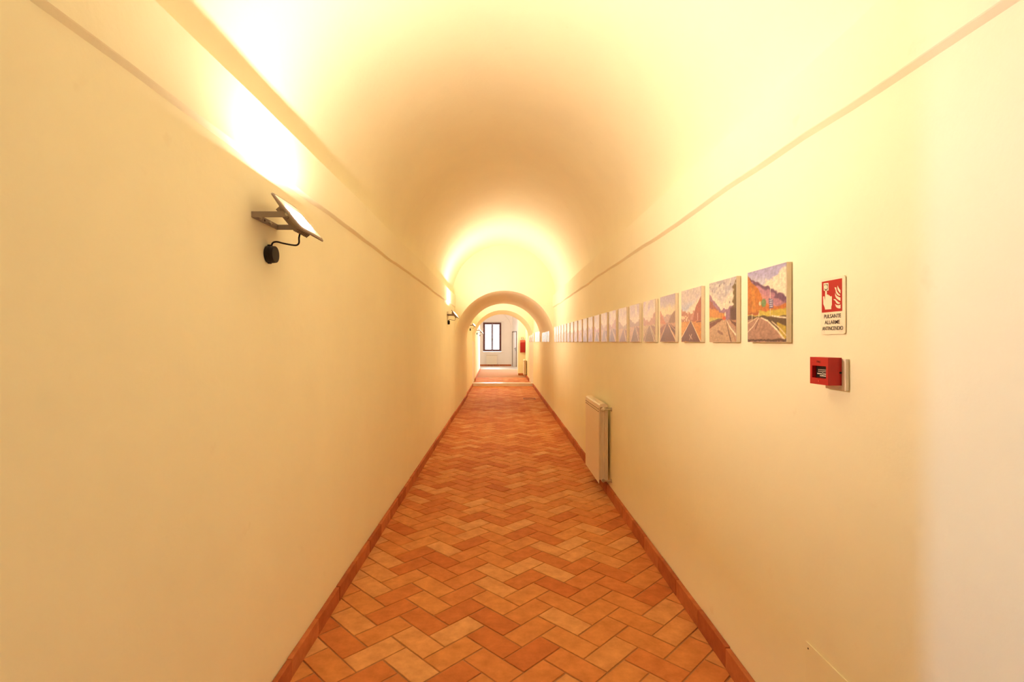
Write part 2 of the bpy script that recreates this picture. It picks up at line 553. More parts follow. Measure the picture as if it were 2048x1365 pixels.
def tiles(ya, yb):
    for i in range(-90, 200):
        for j in range(-60, 90):
            ou, ov = -i + 2 * j, i + 2 * j
            for (u0, u1, v0, v1) in ((0, 2, 0, 1), (1, 2, 1, 3)):
                c = TO + TU * (ou + (u0 + u1) / 2) * TB + TV * (ov + (v0 + v1) / 2) * TB
                if c.y < ya - 0.3 or c.y > yb + 0.3 or c.x < -1.35 or c.x > 3.9:
                    continue
                g = GAP / TB
                full = [TO + TU * (ou + a) * TB + TV * (ov + d) * TB for a, d in ((u0 + g, v0 + g), (u1 - g, v0 + g), (u1 - g, v1 - g), (u0 + g, v1 - g))]
                lx, rx = left_x(c.y) + BT * 0.6, right_x(c.y) - BT * 0.6
                p = full
                for f in (lambda q: q.x - lx, lambda q: rx - q.x, lambda q: q.y - ya, lambda q: yb - q.y):
                    p = clip(p, f)
                    if len(p) < 3: break
                if len(p) < 3:
                    continue
                area = 0.5 * abs(sum(p[k].x * p[(k + 1) % len(p)].y - p[(k + 1) % len(p)].x * p[k].y for k in range(len(p))))
                if area < 1.2e-4:
                    continue
                yield c, (u1 - u0 == 2), p, (p is full or area > 0.98 * 2 * (TB - 2 * GAP) ** 2)

def tile_geom(poly, zt, c=Vector((0, 0)), tilt=(0, 0)):
    n = len(poly)
    ctr = sum(poly, Vector((0, 0))) / n
    top = [(p.x + (ctr.x - p.x) * 0.02 - c.x, p.y + (ctr.y - p.y) * 0.02 - c.y, zt) for p in poly]
    edge = [(p.x - c.x, p.y - c.y, zt - 0.0016) for p in poly]
    bot = [(p.x - c.x, p.y - c.y, zt - 0.012) for p in poly]
    fs = [tuple(range(n))]
    for k in range(n):
        k2 = (k + 1) % n
        fs.append((k, n + k, n + k2, k2))
        fs.append((n + k, 2 * n + k, 2 * n + k2, n + k2))
    return top + edge + bot, fs

cand = [t for t in tiles(Y0, YD)]
cand.sort(key=lambda t: abs(t[0].y - 2.3) + (50 if t[0].y < 2.05 else 0))
near, rest = cand[:298], cand[298:]
full_mesh = {}
for c, along_u, p, full in near:
    key = along_u if full else None
    if key is not None and key in full_mesh:
        o = bpy.data.objects.new('floor_tile', full_mesh[key]); COL.objects.link(o); o.parent = floor
    else:
        q = p
        vs_, fs = tile_geom(q, 0.0, c)
        o = mesh_obj('floor_tile', vs_, fs, M['tile'], floor)
        if key is not None:
            full_mesh[key] = o.data
    o.location = (c.x, c.y, random.uniform(-0.0010, 0.0010))
    if full:
        o.rotation_euler = (random.uniform(-0.004, 0.004), random.uniform(-0.004, 0.004), random.uniform(-0.006, 0.006))

def tile_field(name, lst, zt, parent):
    mb = MB(); tone = []
    for c, a, p, full in lst:
        vs_, fs = tile_geom(p, zt + random.uniform(-0.001, 0.001))
        mb.add(vs_, fs)
        tone += [random.random()] * len(fs)
    me = bpy.data.meshes.new(name)
    me.from_pydata([tuple(v) for v in mb.v], [], mb.f); me.update()
    at = me.attributes.new('tone', 'FLOAT', 'FACE'); at.data.foreach_set('value', tone)
    o = link(name, me, M['tile_far'], parent)
    o['kind'] = 'stuff'
    return o
tile_field('floor_tile_field', rest, 0.0, floor)
tile_field('floor_tile_field', [t for t in tiles(YD + 0.36, 26.6)], STEP, floor_up)

# marble step
b = MB(); b.box((-1.06, YD - 0.02, -0.004), (1.09, YD + 0.36, STEP)); struct(b.build('trim_2', M['marble'], bevel=0.006), 'pale marble step under the second arch')

# hatch let into the floor near the first arch
hatch = empty('floor_hatch', (0.745, 13.75, 0.0))
b = MB()
for lo, hi in (((-0.16, -0.16, -0.003), (0.16, -0.135, 0.004)), ((-0.16, 0.135, -0.003), (0.16, 0.16, 0.004)), ((-0.16, -0.135, -0.003), (-0.145, 0.135, 0.004)), ((0.145, -0.135, -0.003), (0.16, 0.135, 0.004))):
    b.box(lo, hi)
b.build('frame', M['iron'], hatch)
b = MB(); b.box((-0.144, -0.134, -0.003), (0.144, 0.134, 0.003)); b.build('lid', M['skirting'], hatch)
tag(hatch, 'small square hatch with dark frame set in the terracotta floor under the arch', 'hatch')

# ------------------------------------------------------------------ skirting tiles
def skirting(name, runs, hgt):
    root = empty(name, (0, 0, 0)); struct(root, 'terracotta skirting along the wall foot')
    L0 = 0.342
    b = MB(); b.box((0.002, -BT / 2, 0.0), (L0 - 0.002, BT / 2, hgt))
    first = b.build('skirting_tile', M['skirting'], root, bevel=0.004)
    used = False
    for (x0, y0, x1, y1, z, sg) in runs:
        d = Vector((x1 - x0, y1 - y0)); n = max(1, round(d.length / L0)); s = d.length / n
        ang = math.atan2(d.y, d.x)
        nrm = Vector((-d.y, d.x)).normalized() * (BT / 2 * sg)
        for k in range(n):
            p = Vector((x0, y0)) + d * (k / n) + nrm
            o = first
            if used:
                o = first.copy(); COL.objects.link(o); o.parent = root
            used = True
            o.location = (p.x + random.uniform(-0.0015, 0.0015), p.y, z + random.uniform(-0.0025, 0.0015) - 0.001)
            o.rotation_euler = (0, 0, ang + random.uniform(-0.004, 0.004))
            o.scale = (s / L0, 1, 1)
    return root
skirting('baseboard_left', [(XL, Y0, XL, DOOR0, 0, -1), (XL, DOOR1, XL, YA, 0, -1), (-0.985, YA, -0.987, YB, 0, -1), (-1.01, YB, -1.032, YD - 0.02, 0, -1), (-0.995, YE, -1.063, 21.7, STEP, -1), (-1.063, 21.7, -1.128, 25.9, STEP, -1)], 0.090)
skirting('baseboard_right', [(XR, Y0, XR, YA, 0, 1), (1.082, YA, 1.078, YB, 0, 1), (1.08, YB, 1.087, YD - 0.02, 0, 1), (0.998, YE, 1.002, 21.7, STEP, 1)], 0.102)
skirting('baseboard_hall', [(0.69, 21.7, 1.0, 21.7, STEP, -1), (-1.6, YW, 0.56, YW, STEP, -1)], 0.095)

# ------------------------------------------------------------------ window and door of the hall
win = empty('window_1', (0, 0, 0)); struct(win, 'brown wooden two-leaf window above the hall radiator')
fx0, fx1, fz0, fz1, fy = -1.13, -0.045, 0.975, 2.705, YW + 0.20
b = MB(); t = 0.065
b.box((fx0, fy, fz0), (fx0 + t, fy + 0.07, fz1)); b.box((fx1 - t, fy, fz0), (fx1, fy + 0.07, fz1))
b.box((fx0 + t, fy, fz0), (fx1 - t, fy + 0.07, fz0 + t)); b.box((fx0 + t, fy, fz1 - t), (fx1 - t, fy + 0.07, fz1))
b.build('window_frame', M['wood'], win)
mid = (fx0 + fx1) / 2
for (a, c) in ((fx0 + t, mid - 0.002), (mid + 0.002, fx1 - t)):
    b = MB(); s = 0.052
    z0, z1 = fz0 + t, fz1 - t
    b.box((a, fy - 0.012, z0), (a + s, fy + 0.05, z1)); b.box((c - s, fy - 0.012, z0), (c, fy + 0.05, z1))
    b.box((a + s, fy - 0.012, z0), (c - s, fy + 0.05, z0 + s)); b.box((a + s, fy - 0.012, z1 - s), (c - s, fy + 0.05, z1))
    sash = b.build('sash', M['wood'], win)
    b = MB(); b.box((a + s, fy + 0.016, z0 + s), (c - s, fy + 0.022, z1 - s)); b.build('pane', M['glass'], sash)
# plaster stop filling the reveal between frame and opening
b = MB(); b.box((fx1, fy - 0.01, WZ0), (WX1, fy + 0.10, WZ1)); b.box((WX0, fy - 0.01, WZ0), (fx0, fy + 0.10, WZ1))
b.box((fx0, fy - 0.01, fz1), (fx1, fy + 0.10, WZ1)); b.build('reveal_stop', M['hall_plaster'], win)
b = MB(); b.box((WX0 - 0.03, YW - 0.04, WZ0 - 0.035), (WX1 + 0.03, fy, WZ0 + 0.002)); b.build('window_sill', M['marble'], win)
b = MB(); b.box((mid - 0.012, fy - 0.035, 1.72), (mid + 0.012, fy - 0.012, 1.76)); b.cyl((mid, fy - 0.03, 1.74), (mid, fy - 0.03, 1.64), 0.007); b.build('window_handle', M['bolt'], win)

p0, p1 = Vector((0.645, 29.68)), Vector((0.835, 28.95))
d = (p1 - p0); L_ = d.length
door = empty('door_1', (p0.x, p0.y, STEP), (0, 0, math.atan2(d.y, d.x)))
struct(door, 'pale door with dark edge and handle in the slanting hall wall')
b = MB(); b.box((-0.05, -0.045, 0), (0.0, 0.02, 2.05)); b.box((L_, -0.035, 0), (L_ + 0.02, 0.02, 2.05)); b.box((0, -0.045, 2.0), (L_, 0.02, 2.05)); b.build('door_casing', M['door_edge'], door)
b = MB(); b.box((0.003, -0.03, 0.008), (L_ - 0.003, 0.015, 1.997)); leaf = b.build('door_leaf', M['door'], door)
b = MB(); b.box((L_ - 0.13, -0.04, 0.92), (L_ - 0.08, -0.03, 1.12)); b.cyl((L_ - 0.105, -0.03, 1.05), (L_ - 0.105, -0.085, 1.05), 0.012); b.box((L_ - 0.23, -0.095, 1.038), (L_ - 0.09, -0.078, 1.062)); b.build('door_handle', M['iron'], leaf)

# ------------------------------------------------------------------ floodlights
def make_floodlight():
    root = empty('wall_floodlight', (0, 0, 0))
    hw = 0.113
    b = MB()
    b.box((0.0, -hw, -0.012), (0.005, hw, 0.012))
    for s in (-1, 1):
        y = s * hw
        b.box((0.0, y - 0.0025, -0.0115), (0.140, y + 0.0025, 0.0115))
        b.cyl((0.142, y - 0.0026, 0), (0.142, y + 0.0026, 0), 0.0135, n=18)
    br = b.build('bracket', M['lamp_grey'], root, bevel=0.0012)
    for yy in (-0.055, 0.035):
        b = MB(); b.cyl((0.004, yy, 0), (0.010, yy, 0), 0.0075, n=6); b.cyl((0.010, yy, 0), (0.013, yy, 0), 0.004, n=12); b.build('wall_screw', M['bolt'], br)
    b = MB(); b.cyl((0.004, -0.012, 0), (0.0056, -0.012, 0), 0.005, n=12); b.build('screw_hole', M['black_plastic'], br)
    # tilted head: local p = along Y, q = down the tilt, n = the way it shines
    tq = Vector((0.124, 0, -0.149)).normalized(); tn = Vector((0.149, 0, 0.124)).normalized(); ty = Vector((0, 1, 0))
    C = Vector((0.144, 0, 0.0145))
    mt = Matrix(((ty.x, tq.x, tn.x, C.x), (ty.y, tq.y, tn.y, C.y), (ty.z, tq.z, tn.z, C.z), (0, 0, 0, 1)))
    def rr(hx, hy, r, n=5):
        pts = []
        for (sx, sy, a0) in ((1, 1, 0), (-1, 1, 90), (-1, -1, 180), (1, -1, 270)):
            for k in range(n + 1):
                a = math.radians(a0 + 90 * k / n)
                pts.append((sx * (hx - r) + r * math.cos(a), sy * (hy - r) + r * math.sin(a)))
        return pts
    b = MB()
    lay = [(0.126, 0.094, 0.0), (0.130, 0.097, -0.002), (0.130, 0.097, -0.007), (0.118, 0.085, -0.011), (0.088, 0.060, -0.020), (0.075, 0.050, -0.030), (0.070, 0.046, -0.033)]
    rings = [[mt @ Vector((p[0], p[1], n_)) for p in rr(hx, hy, min(0.022, hy * 0.4))] for hx, hy, n_ in lay]
    q = len(rings[0])
    vs_ = [v for r in rings for v in r]; fs = [tuple(range(q))]
    for i in range(len(rings) - 1):
        for k in range(q):
            fs.append((i * q + k, i * q + (k + 1) % q, (i + 1) * q + (k + 1) % q, (i + 1) * q + k))
    fs.append(tuple(range((len(rings) - 1) * q, len(rings) * q)))
    b.add(vs_, fs)
    for s in (-1, 1):                                # ears taking the bracket bolts
        b.box((s * 0.104 - 0.006, -0.020, -0.026), (s * 0.104 + 0.006, 0.020, -0.006), mt)
    head = b.build('housing', M['lamp_grey'], root)
    for k in range(9):
        x = -0.064 + 0.016 * k
        b = MB(); b.box((x - 0.0018, -0.058, -0.042), (x + 0.0018, 0.058, -0.018), mt); b.build('cooling_fin', M['lamp_grey'], head)
    b = MB(); b.prism(rr(0.116, 0.084, 0.016), 2, 0.0002, 0.0012, mt); b.build('reflector', M['reflector'], root)
    # made-up saw-tooth strips, leaned up so the vault catches more light
    b = MB(); nt_, pw = 6, 0.084 / 6
    for k in range(nt_):
        q0 = -0.042 + pw * k
        h_ = pw * math.tan(BEAM_TILT)
        b.add([mt @ Vector(p) for p in ((-0.070, q0, 0.0016), (0.070, q0, 0.0016), (0.070, q0 + pw, 0.0016 + h_), (-0.070, q0 + pw, 0.0016 + h_))], [(0, 1, 2, 3)])
    b.build('led_panel', M['led'], root)
    for s in (-1, 1):
        y = s * hw
        b = MB(); b.cyl((0.142, y, 0), (0.142, y + s * 0.006, 0), 0.0068, n=12); b.cyl((0.142, y + s * 0.006, 0), (0.142, y + s * 0.0075, 0), 0.0038, n=10); b.build('pivot_bolt', M['bolt'], root)
    # cable gland, cable and round junction box on the wall below
    b = MB(); b.cyl((0.142, 0.028, -0.022), (0.137, 0.026, -0.044), 0.008, 0.0065, n=14); b.build('cable_gland', M['bolt'], root)
    b = MB(); b.tube([(0.137, 0.026, -0.044), (0.134, 0.022, -0.065), (0.135, 0.018, -0.088), (0.126, 0.014, -0.098), (0.105, 0.012, -0.097), (0.070, 0.014, -0.090), (0.042, 0.018, -0.083), (0.024, 0.021, -0.086), (0.017, 0.022, -0.100)], 0.0036); b.build('cable', M['black_plastic'], root, smooth=True)
    b = MB()
    cy, cz = 0.022, -0.136
    b.cyl((0.0, cy, cz), (0.016, cy, cz), 0.0355, 0.0355, 32)
    b.cyl((0.016, cy, cz), (0.019, cy, cz), 0.0335, 0.0335, 32)
    b.cyl((0.019, cy, cz), (0.036, cy, cz), 0.0365, 0.0345, 32)
    b.cyl((0.010, cy, cz + 0.030), (0.010, cy, cz + 0.041), 0.009, n=12)
    b.cyl((0.010, cy, cz - 0.030), (0.010, cy, cz - 0.039), 0.008, n=12)
    b.build('junction_box', M['black_plastic'], root, bevel=0.001)
    return root

lamp = make_floodlight()
spots = [
    (XL, 2.113, 2.055, 0.0, 'grey wall floodlight with round black junction box facing the alarm sign wall'),
    (XL, 9.22, 2.04, 0.0, 'grey wall floodlight just before the first arch, with black junction box'),
    (-1.022, 15.95, 2.07, 0.0, 'small grey wall floodlight between the first and second arch'),
    (-1.05, 20.9, 2.02, 0.015, 'small grey wall floodlight past the marble step, the first beyond the second arch'),
    (-1.12, 25.2, 2.00, 0.015, 'small grey wall floodlight at the wall end beside the hall window'),
]
for i, (x, y, z, a, lab) in enumerate(spots):
    o = lamp if i == 0 else copy_tree(lamp)
    o.location = (x, y, z)
    o.rotation_euler = (0, 0, a)
    tag(o, lab, 'floodlight', 'floodlights along the left wall')
    if i == 0:                                     # made weaker than the others to even out the light
        for ch in o.children:
            if ch.name.startswith('led_panel'):
                ch.data = ch.data.copy(); ch.data.materials[0] = M['led_near']

# ------------------------------------------------------------------ paintings
def vnoise(u, v, s, seed):
    x, y = u * s, v * s
    xi, yi = np.floor(x).astype(int), np.floor(y).astype(int)
    fx, fy = x - xi, y - yi
    fx, fy = fx * fx * (3 - 2 * fx), fy * fy * (3 - 2 * fy)
    def h(a, c):
        n = np.sin(a * 127.1 + c * 311.7 + seed * 74.7) * 43758.5453
        return n - np.floor(n)
    return (h(xi, yi) * (1 - fx) + h(xi + 1, yi) * fx) * (1 - fy) + (h(xi, yi + 1) * (1 - fx) + h(xi + 1, yi + 1) * fx) * fy

def paint(kind, N):
    """Road landscape as linear colours on an N x N grid; u to the right, v up."""
    g = np.linspace(0, 1, N)
    u, v = np.meshgrid(g, g)
    uu = u + 0.03 * (vnoise(u, v, 9, kind) - 0.5); vv = v + 0.03 * (vnoise(u, v, 9, kind + 40) - 0.5)
    n1 = vnoise(u, v, 6, kind + 3); n2 = vnoise(u, v * 1.6, 14, kind + 9); n3 = vnoise(u, v, 30, kind + 21)
    img = np.zeros((N, N, 3))
    def c(r, g_, b_): return np.array([r, g_, b_]) / 255.0
    def put(mask, col, a=1.0):
        m = np.clip(mask, 0, 1)[..., None] * a
        img[...] = img * (1 - m) + col * m
    def step(x, w=0.012): return np.clip(x / w + 0.5, 0, 1)
    def line(pts, w, col, a=1.0, w2=None):
        for k in range(len(pts) - 1):
            (a0, b0), (a1, b1) = pts[k], pts[k + 1]
            dx, dy = a1 - a0, b1 - b0
            t = np.clip(((u - a0) * dx + (v - b0) * dy) / (dx * dx + dy * dy), 0, 1)
            dist = np.hypot(u - a0 - t * dx, v - b0 - t * dy)
            ww = w if w2 is None else w + (w2 - w) * (k + t) / (len(pts) - 1)
            put(step(ww - dist, 0.01), c(*col), a)
    def poly(pts, col, a=1.0):
        inside = np.zeros((N, N), bool)
        for k in range(len(pts)):
            (a0, b0), (a1, b1) = pts[k], pts[(k + 1) % len(pts)]
            cond = ((b0 > vv) != (b1 > vv))
            with np.errstate(divide='ignore', invalid='ignore'):
                xx = (a1 - a0) * (vv - b0) / (b1 - b0 + 1e-9) + a0
            inside ^= (cond & (uu < xx))
        put(inside.astype(float), c(*col) if not isinstance(col, np.ndarray) else col, a)
    if kind == 1:
        img[...] = c(196, 196, 214)
        put(step(vv - 0.80 - 0.1 * n1, 0.1), c(172, 168, 204))
        put(step(0.64 + 0.30 * uu + 0.10 * (n2 - 0.5) + 0.06 * (n1 - 0.5) - vv, 0.06) * step(uu - 0.22 + 0.1 * n1, 0.25), c(232, 222, 196))
        put(step(0.92 - vv + 0.1 * (n2 - 0.5), 0.06) * step(0.24 - uu, 0.2), c(206, 206, 212), 0.7)
        put(step(0.915 - 0.36 * uu - vv + 0.04 * n2, 0.02), c(112, 76, 106))
        put(step(0.885 - 0.37 * uu - vv + 0.09 * (n2 - 0.5), 0.03), c(178, 126, 144))
        put(step(0.80 - 0.40 * uu - vv + 0.06 * (n1 - 0.5), 0.03), c(202, 142, 140))
        poly([(0, 0.96), (0.12, 0.85), (0.30, 0.74), (0.48, 0.52), (0.55, 0.38), (0, 0.32)], (188, 116, 50))
        poly([(0.10, 0.80), (0.2, 0.74), (0.24, 0.40), (0.14, 0.40)], (206, 144, 66), 0.6)
        put(step(0.49 + 0.06 * (n1 - 0.5) - vv, 0.02) * step(uu - 0.42), c(192, 112, 54))
        put(step(0.41 - vv + 0.03 * n2) * step(uu - 0.3), c(196, 176, 70))
        put(step(0.42 - vv) * step(0.32 - uu), c(168, 92, 46))
        put(step(0.37 - 0.05 * (uu - 0.4) - vv), c(204, 186, 84))
        put(step(0.335 - 0.05 * (uu - 0.6) - vv + 0.02 * n2), c(94, 74, 52))
        poly([(0.0, 0.30), (0.30, 0.335), (0.40, 0.335), (0.60, 0.26), (0.80, 0.14), (1.0, 0.0), (0, 0)], (176, 138, 118))
        put(step(0.3 - vv + 0.1 * (n3 - 0.5), 0.3) * step(0.95 - vv / 0.34 * 0.6 - uu, 0.1) * n2, c(150, 116, 104), 0.5)
        poly([(0.78, 0.26), (1.0, 0.20), (1.0, 0.02), (0.84, 0.13)], (186, 162, 62))
        line([(0.38, 0.33), (0.55, 0.285), (0.78, 0.16), (1.0, 0.0)], 0.008, (240, 226, 196), w2=0.016)
        line([(0.66, 0.27), (0.86, 0.17), (1.0, 0.08)], 0.008, (232, 216, 180))
        line([(0.66, 0.345), (0.85, 0.32), (1.0, 0.305)], 0.010, (232, 216, 190))
        line([(0.30, 0.32), (0.16, 0.22), (0.0, 0.14)], 0.007, (230, 212, 186))
        line([(0.28, 0.34), (0.12, 0.30), (0.0, 0.27)], 0.007, (220, 200, 160))
        line([(0.31, 0.30), (0.27, 0.24), (0.22, 0.18)], 0.012, (118, 84, 74), 0.7)
        line([(0.62, 0.34), (0.62, 0.78)], 0.006, (238, 226, 206))
        line([(0.32, 0.33), (0.32, 0.40)], 0.007, (238, 226, 190)); line([(0.13, 0.33), (0.13, 0.39)], 0.007, (238, 226, 190))
        put(step(0.055 - np.hypot((u - 0.45) * 0.85, v - 0.53)), c(112, 142, 92))
        put(step(0.030 - np.hypot(u - 0.35, v - 0.53)), c(206, 206, 170))
        poly([(0.585, 0.45), (0.69, 0.45), (0.69, 0.575), (0.585, 0.575)], (92, 88, 136))
        for k in range(4):
            line([(0.605, 0.47 + 0.028 * k), (0.675, 0.47 + 0.028 * k)], 0.006, (226, 222, 226))
        put(step(0.015 - np.abs(v - 0.012 - 0.02 * n3)), c(70, 46, 46), 0.8)
    elif kind == 2:
        img[...] = c(204, 200, 192)
        put(step(n1 + 0.5 * n2 - 0.85, 0.3), c(172, 174, 186), 0.9); put(step(n2 * 0.6 + vv * 0.5 - 0.7, 0.2), c(178, 170, 176), 0.6)
        put(step(0.62 + 0.5 * np.abs(uu - 0.5) - vv, 0.1), c(232, 222, 196), 0.8)
        put(step(0.50 + 0.62 * np.clip(0.45 - uu, 0, 1) + 0.10 * np.clip(uu - 0.5, 0, 1) - vv + 0.05 * n2, 0.02), c(150, 112, 136))
        put(step(0.44 + 0.72 * np.clip(0.40 - uu, 0, 1) - vv + 0.06 * (n2 - 0.3), 0.03) * step(0.42 - uu, 0.1), c(162, 92, 72))
        put(step(0.44 + 0.24 * np.clip(0.5 - uu, 0, 1) - vv + 0.05 * n2, 0.03) * step(0.6 - uu, 0.05), c(204, 138, 62))
        put(step(0.385 + 0.10 * np.clip(0.4 - uu, 0, 1) - vv, 0.03) * step(0.45 - uu, 0.08), c(196, 184, 88))
        put(step(uu - 0.86 + 0.28 * (vv - 0.35) * -1 * 0.4 + 0.10 * (n2 - 0.5), 0.05) * step(0.78 - vv + 0.14 * n2 - 1.2 * (0.9 - uu) * 0.6, 0.04), c(108, 88, 52))
        put(step(uu - 0.80 + 0.06 * (n2 - 0.5), 0.05) * step(0.50 - vv + 0.05 * n2, 0.04), c(92, 60, 52))
        put(step(0.345 - vv), c(176, 132, 100))
        poly([(0.0, 0.32), (0.35, 0.36), (0.52, 0.36), (0.30, 0.30), (0.0, 0.22)], (120, 72, 58))
        poly([(0.0, 0.21), (0.55, 0.36), (0.66, 0.36), (0.98, 0.0), (0.0, 0.0)], (188, 156, 124))
        poly([(0.68, 0.35), (0.74, 0.35), (1.0, 0.16), (1.0, 0.02)], (182, 146, 124))
        poly([(0.74, 0.355), (1.0, 0.30), (1.0, 0.22)], (104, 62, 54))
        line([(0.66, 0.345), (0.80, 0.22), (1.0, 0.10)], 0.008, (242, 228, 200), w2=0.016)
        line([(0.655, 0.34), (0.73, 0.18), (0.83, 0.0)], 0.006, (92, 62, 56), w2=0.016)
        line([(0.0, 0.33), (0.35, 0.375), (0.52, 0.365)], 0.006, (70, 48, 44))
        line([(0.36, 0.17), (0.52, 0.13)], 0.022, (128, 92, 84), 0.7)
        put(step(0.022 - np.hypot(u - 0.62, (v - 0.44) * 0.6)), c(244, 224, 190))
        put(step(0.03 - np.hypot((u - 0.58) * 0.5, v - 0.38)), c(206, 92, 52))
        for (a, d) in ((0.40, 0.92), (0.58, 0.94), (0.80, 0.90), (0.12, 0.86), (0.28, 0.62), (0.78, 0.62), (0.03, 0.93)):
            put(step(0.013 - np.hypot(u - a, (v - d) * 0.7)), c(96, 84, 96))
    elif kind == 3:
        img[...] = c(188, 180, 186)
        put(step(n1 * 0.7 + n2 * 0.4 - 0.5, 0.3), c(204, 196, 190)); put(step(0.66 - vv + 0.12 * n1, 0.1), c(176, 182, 196))
        put(step(0.60 + 0.32 * np.clip(uu - 0.3, 0, 1) - vv, 0.08) * step(0.9 - uu), c(234, 220, 190), 0.9)
        put(step(0.52 + 0.30 * np.clip(0.25 - uu, 0, 1) - vv + 0.08 * n2, 0.03), c(176, 118, 84))
        poly([(0.56, 0.37), (0.62, 0.50), (0.74, 0.62), (1.0, 0.84), (1.0, 0.36)], (164, 84, 54))
        poly([(0.48, 0.42), (0.56, 0.50), (0.68, 0.56), (0.60, 0.40)], (196, 134, 112))
        put(step(0.5 - vv) * step(vv - 0.38) * step(0.45 - uu) * step(n3 - 0.6), c(232, 190, 146))
        put(step(0.385 - vv), c(204, 136, 54))
        put(step(0.37 - vv) * step(0.28 - uu - (0.37 - vv)), c(206, 150, 66))
        poly([(0.48, 0.385), (0.53, 0.385), (0.985, 0.0), (0.0, 0.0), (0.0, 0.07)], (112, 68, 62))
        line([(0.53, 0.385), (0.985, 0.0)], 0.006, (244, 222, 178), w2=0.014)
        line([(0.47, 0.385), (0.0, 0.08)], 0.005, (244, 222, 178), w2=0.012)
        line([(0.43, 0.13), (0.57, 0.05)], 0.012, (198, 166, 148)); line([(0.55, 0.14), (0.44, 0.04)], 0.012, (198, 166, 148))
        line([(0.84, 0.40), (0.84, 0.52)], 0.010, (236, 206, 190)); line([(0.78, 0.365), (1.0, 0.37)], 0.010, (110, 54, 46))
    elif kind == 4:
        img[...] = c(178, 168, 186)
        put(step(0.80 - vv, 0.25), c(196, 188, 176)); put(step(0.68 - vv + 0.1 * n1, 0.12), c(224, 206, 160))
        put(step(0.55 + 0.05 * n2 - vv, 0.02), c(186, 150, 128))
        poly([(0.0, 0.72), (0.22, 0.55), (0.42, 0.40), (0.0, 0.36)], (198, 122, 76))
        poly([(1.0, 0.66), (0.78, 0.58), (0.55, 0.40), (1.0, 0.36)], (146, 106, 70))
        put(step(0.40 - vv), c(190, 140, 96))
        poly([(0.0, 0.30), (0.40, 0.40), (0.30, 0.30), (0.05, 0.16)], (146, 92, 72))
        poly([(0.46, 0.40), (0.52, 0.40), (1.0, 0.03), (1.0, 0.0), (0.0, 0.0)], (128, 84, 68))
        poly([(0.56, 0.40), (1.0, 0.30), (1.0, 0.12)], (96, 56, 44))
        line([(0.52, 0.40), (1.0, 0.06)], 0.006, (238, 206, 166), w2=0.014); line([(0.46, 0.40), (0.03, 0.05)], 0.006, (206, 164, 132), w2=0.012)
        line([(0.60, 0.40), (1.0, 0.24)], 0.008, (206, 158, 120))
    else:
        rnd = random.Random(kind)
        hz = rnd.uniform(0.34, 0.46); ax = rnd.uniform(0.38, 0.62)
        img[...] = c(rnd.randint(186, 204), rnd.randint(178, 194), rnd.randint(180, 198))
        put(step(n1 - 0.45, 0.3), c(216, 206, 190)); put(step(hz + 0.32 - vv, 0.2), c(226, 210, 180), 0.8)
        k1, k2 = rnd.uniform(0.1, 0.5), rnd.uniform(0.1, 0.5)
        put(step(hz + 0.04 + k1 * np.clip(ax - uu, 0, 1) + k2 * np.clip(uu - ax, 0, 1) + 0.06 * n2 - vv, 0.03), c(rnd.randint(170, 196), rnd.randint(124, 146), rnd.randint(92, 120)))
        put(step(hz - vv), c(rnd.randint(190, 206), rnd.randint(146, 164), rnd.randint(96, 120)))
        poly([(ax - 0.03, hz), (ax + 0.03, hz), (1.0 + rnd.uniform(-0.1, 0.1), 0.0), (rnd.uniform(-0.1, 0.15), 0.0)], (rnd.randint(136, 160), rnd.randint(98, 118), rnd.randint(84, 104)))
        line([(ax + 0.03, hz), (0.96, 0.0)], 0.006, (236, 210, 180), w2=0.016); line([(ax - 0.03, hz), (0.08, 0.0)], 0.005, (226, 198, 166), w2=0.012)
        poly([(ax + 0.1, hz), (1.0, hz - 0.04), (1.0, 0.12)], (132, 86, 64), 0.7)
    img = np.clip(img * (0.93 + 0.14 * n3[..., None]), 0, 1)
    return np.where(img <= 0.04045, img / 12.92, ((img + 0.055) / 1.055) ** 2.4)

def painting(y_far, wx, kind, N, label, group, ang=0.0):
    """Stretched canvas 30 x 30 cm on the right wall; local y runs along the wall, x into the wall."""
    S, D, zb = 0.30, 0.0205, 1.5475
    root = empty('road_painting', (wx, y_far - S / 2, zb), (0, 0, ang))
    g0 = 0.002
    b = MB(); b.box((-D, -S / 2, 0.0), (-g0, S / 2, 0.302)); b.build('canvas', M['canvas'], root, bevel=0.0015)
    vs_ = []
    for r in range(N):
        for q in range(N):
            vs_.append((-D - 0.0009, S / 2 - 0.002 - (S - 0.004) * q / (N - 1), 0.002 + 0.298 * r / (N - 1)))
    fs = [(r * N + q, r * N + q + 1, (r + 1) * N + q + 1, (r + 1) * N + q) for r in range(N - 1) for q in range(N - 1)]
    me = bpy.data.meshes.new('picture'); me.from_pydata(vs_, [], fs); me.update()
    at = me.attributes.new('paint', 'FLOAT_COLOR', 'POINT')
    img = paint(kind, N)
    at.data.foreach_set('color', np.concatenate([img, np.ones((N, N, 1))], axis=2).reshape(-1).astype(np.float32))
    link('picture', me, M['picture'], root)
    return tag(root, label, 'painting', group)

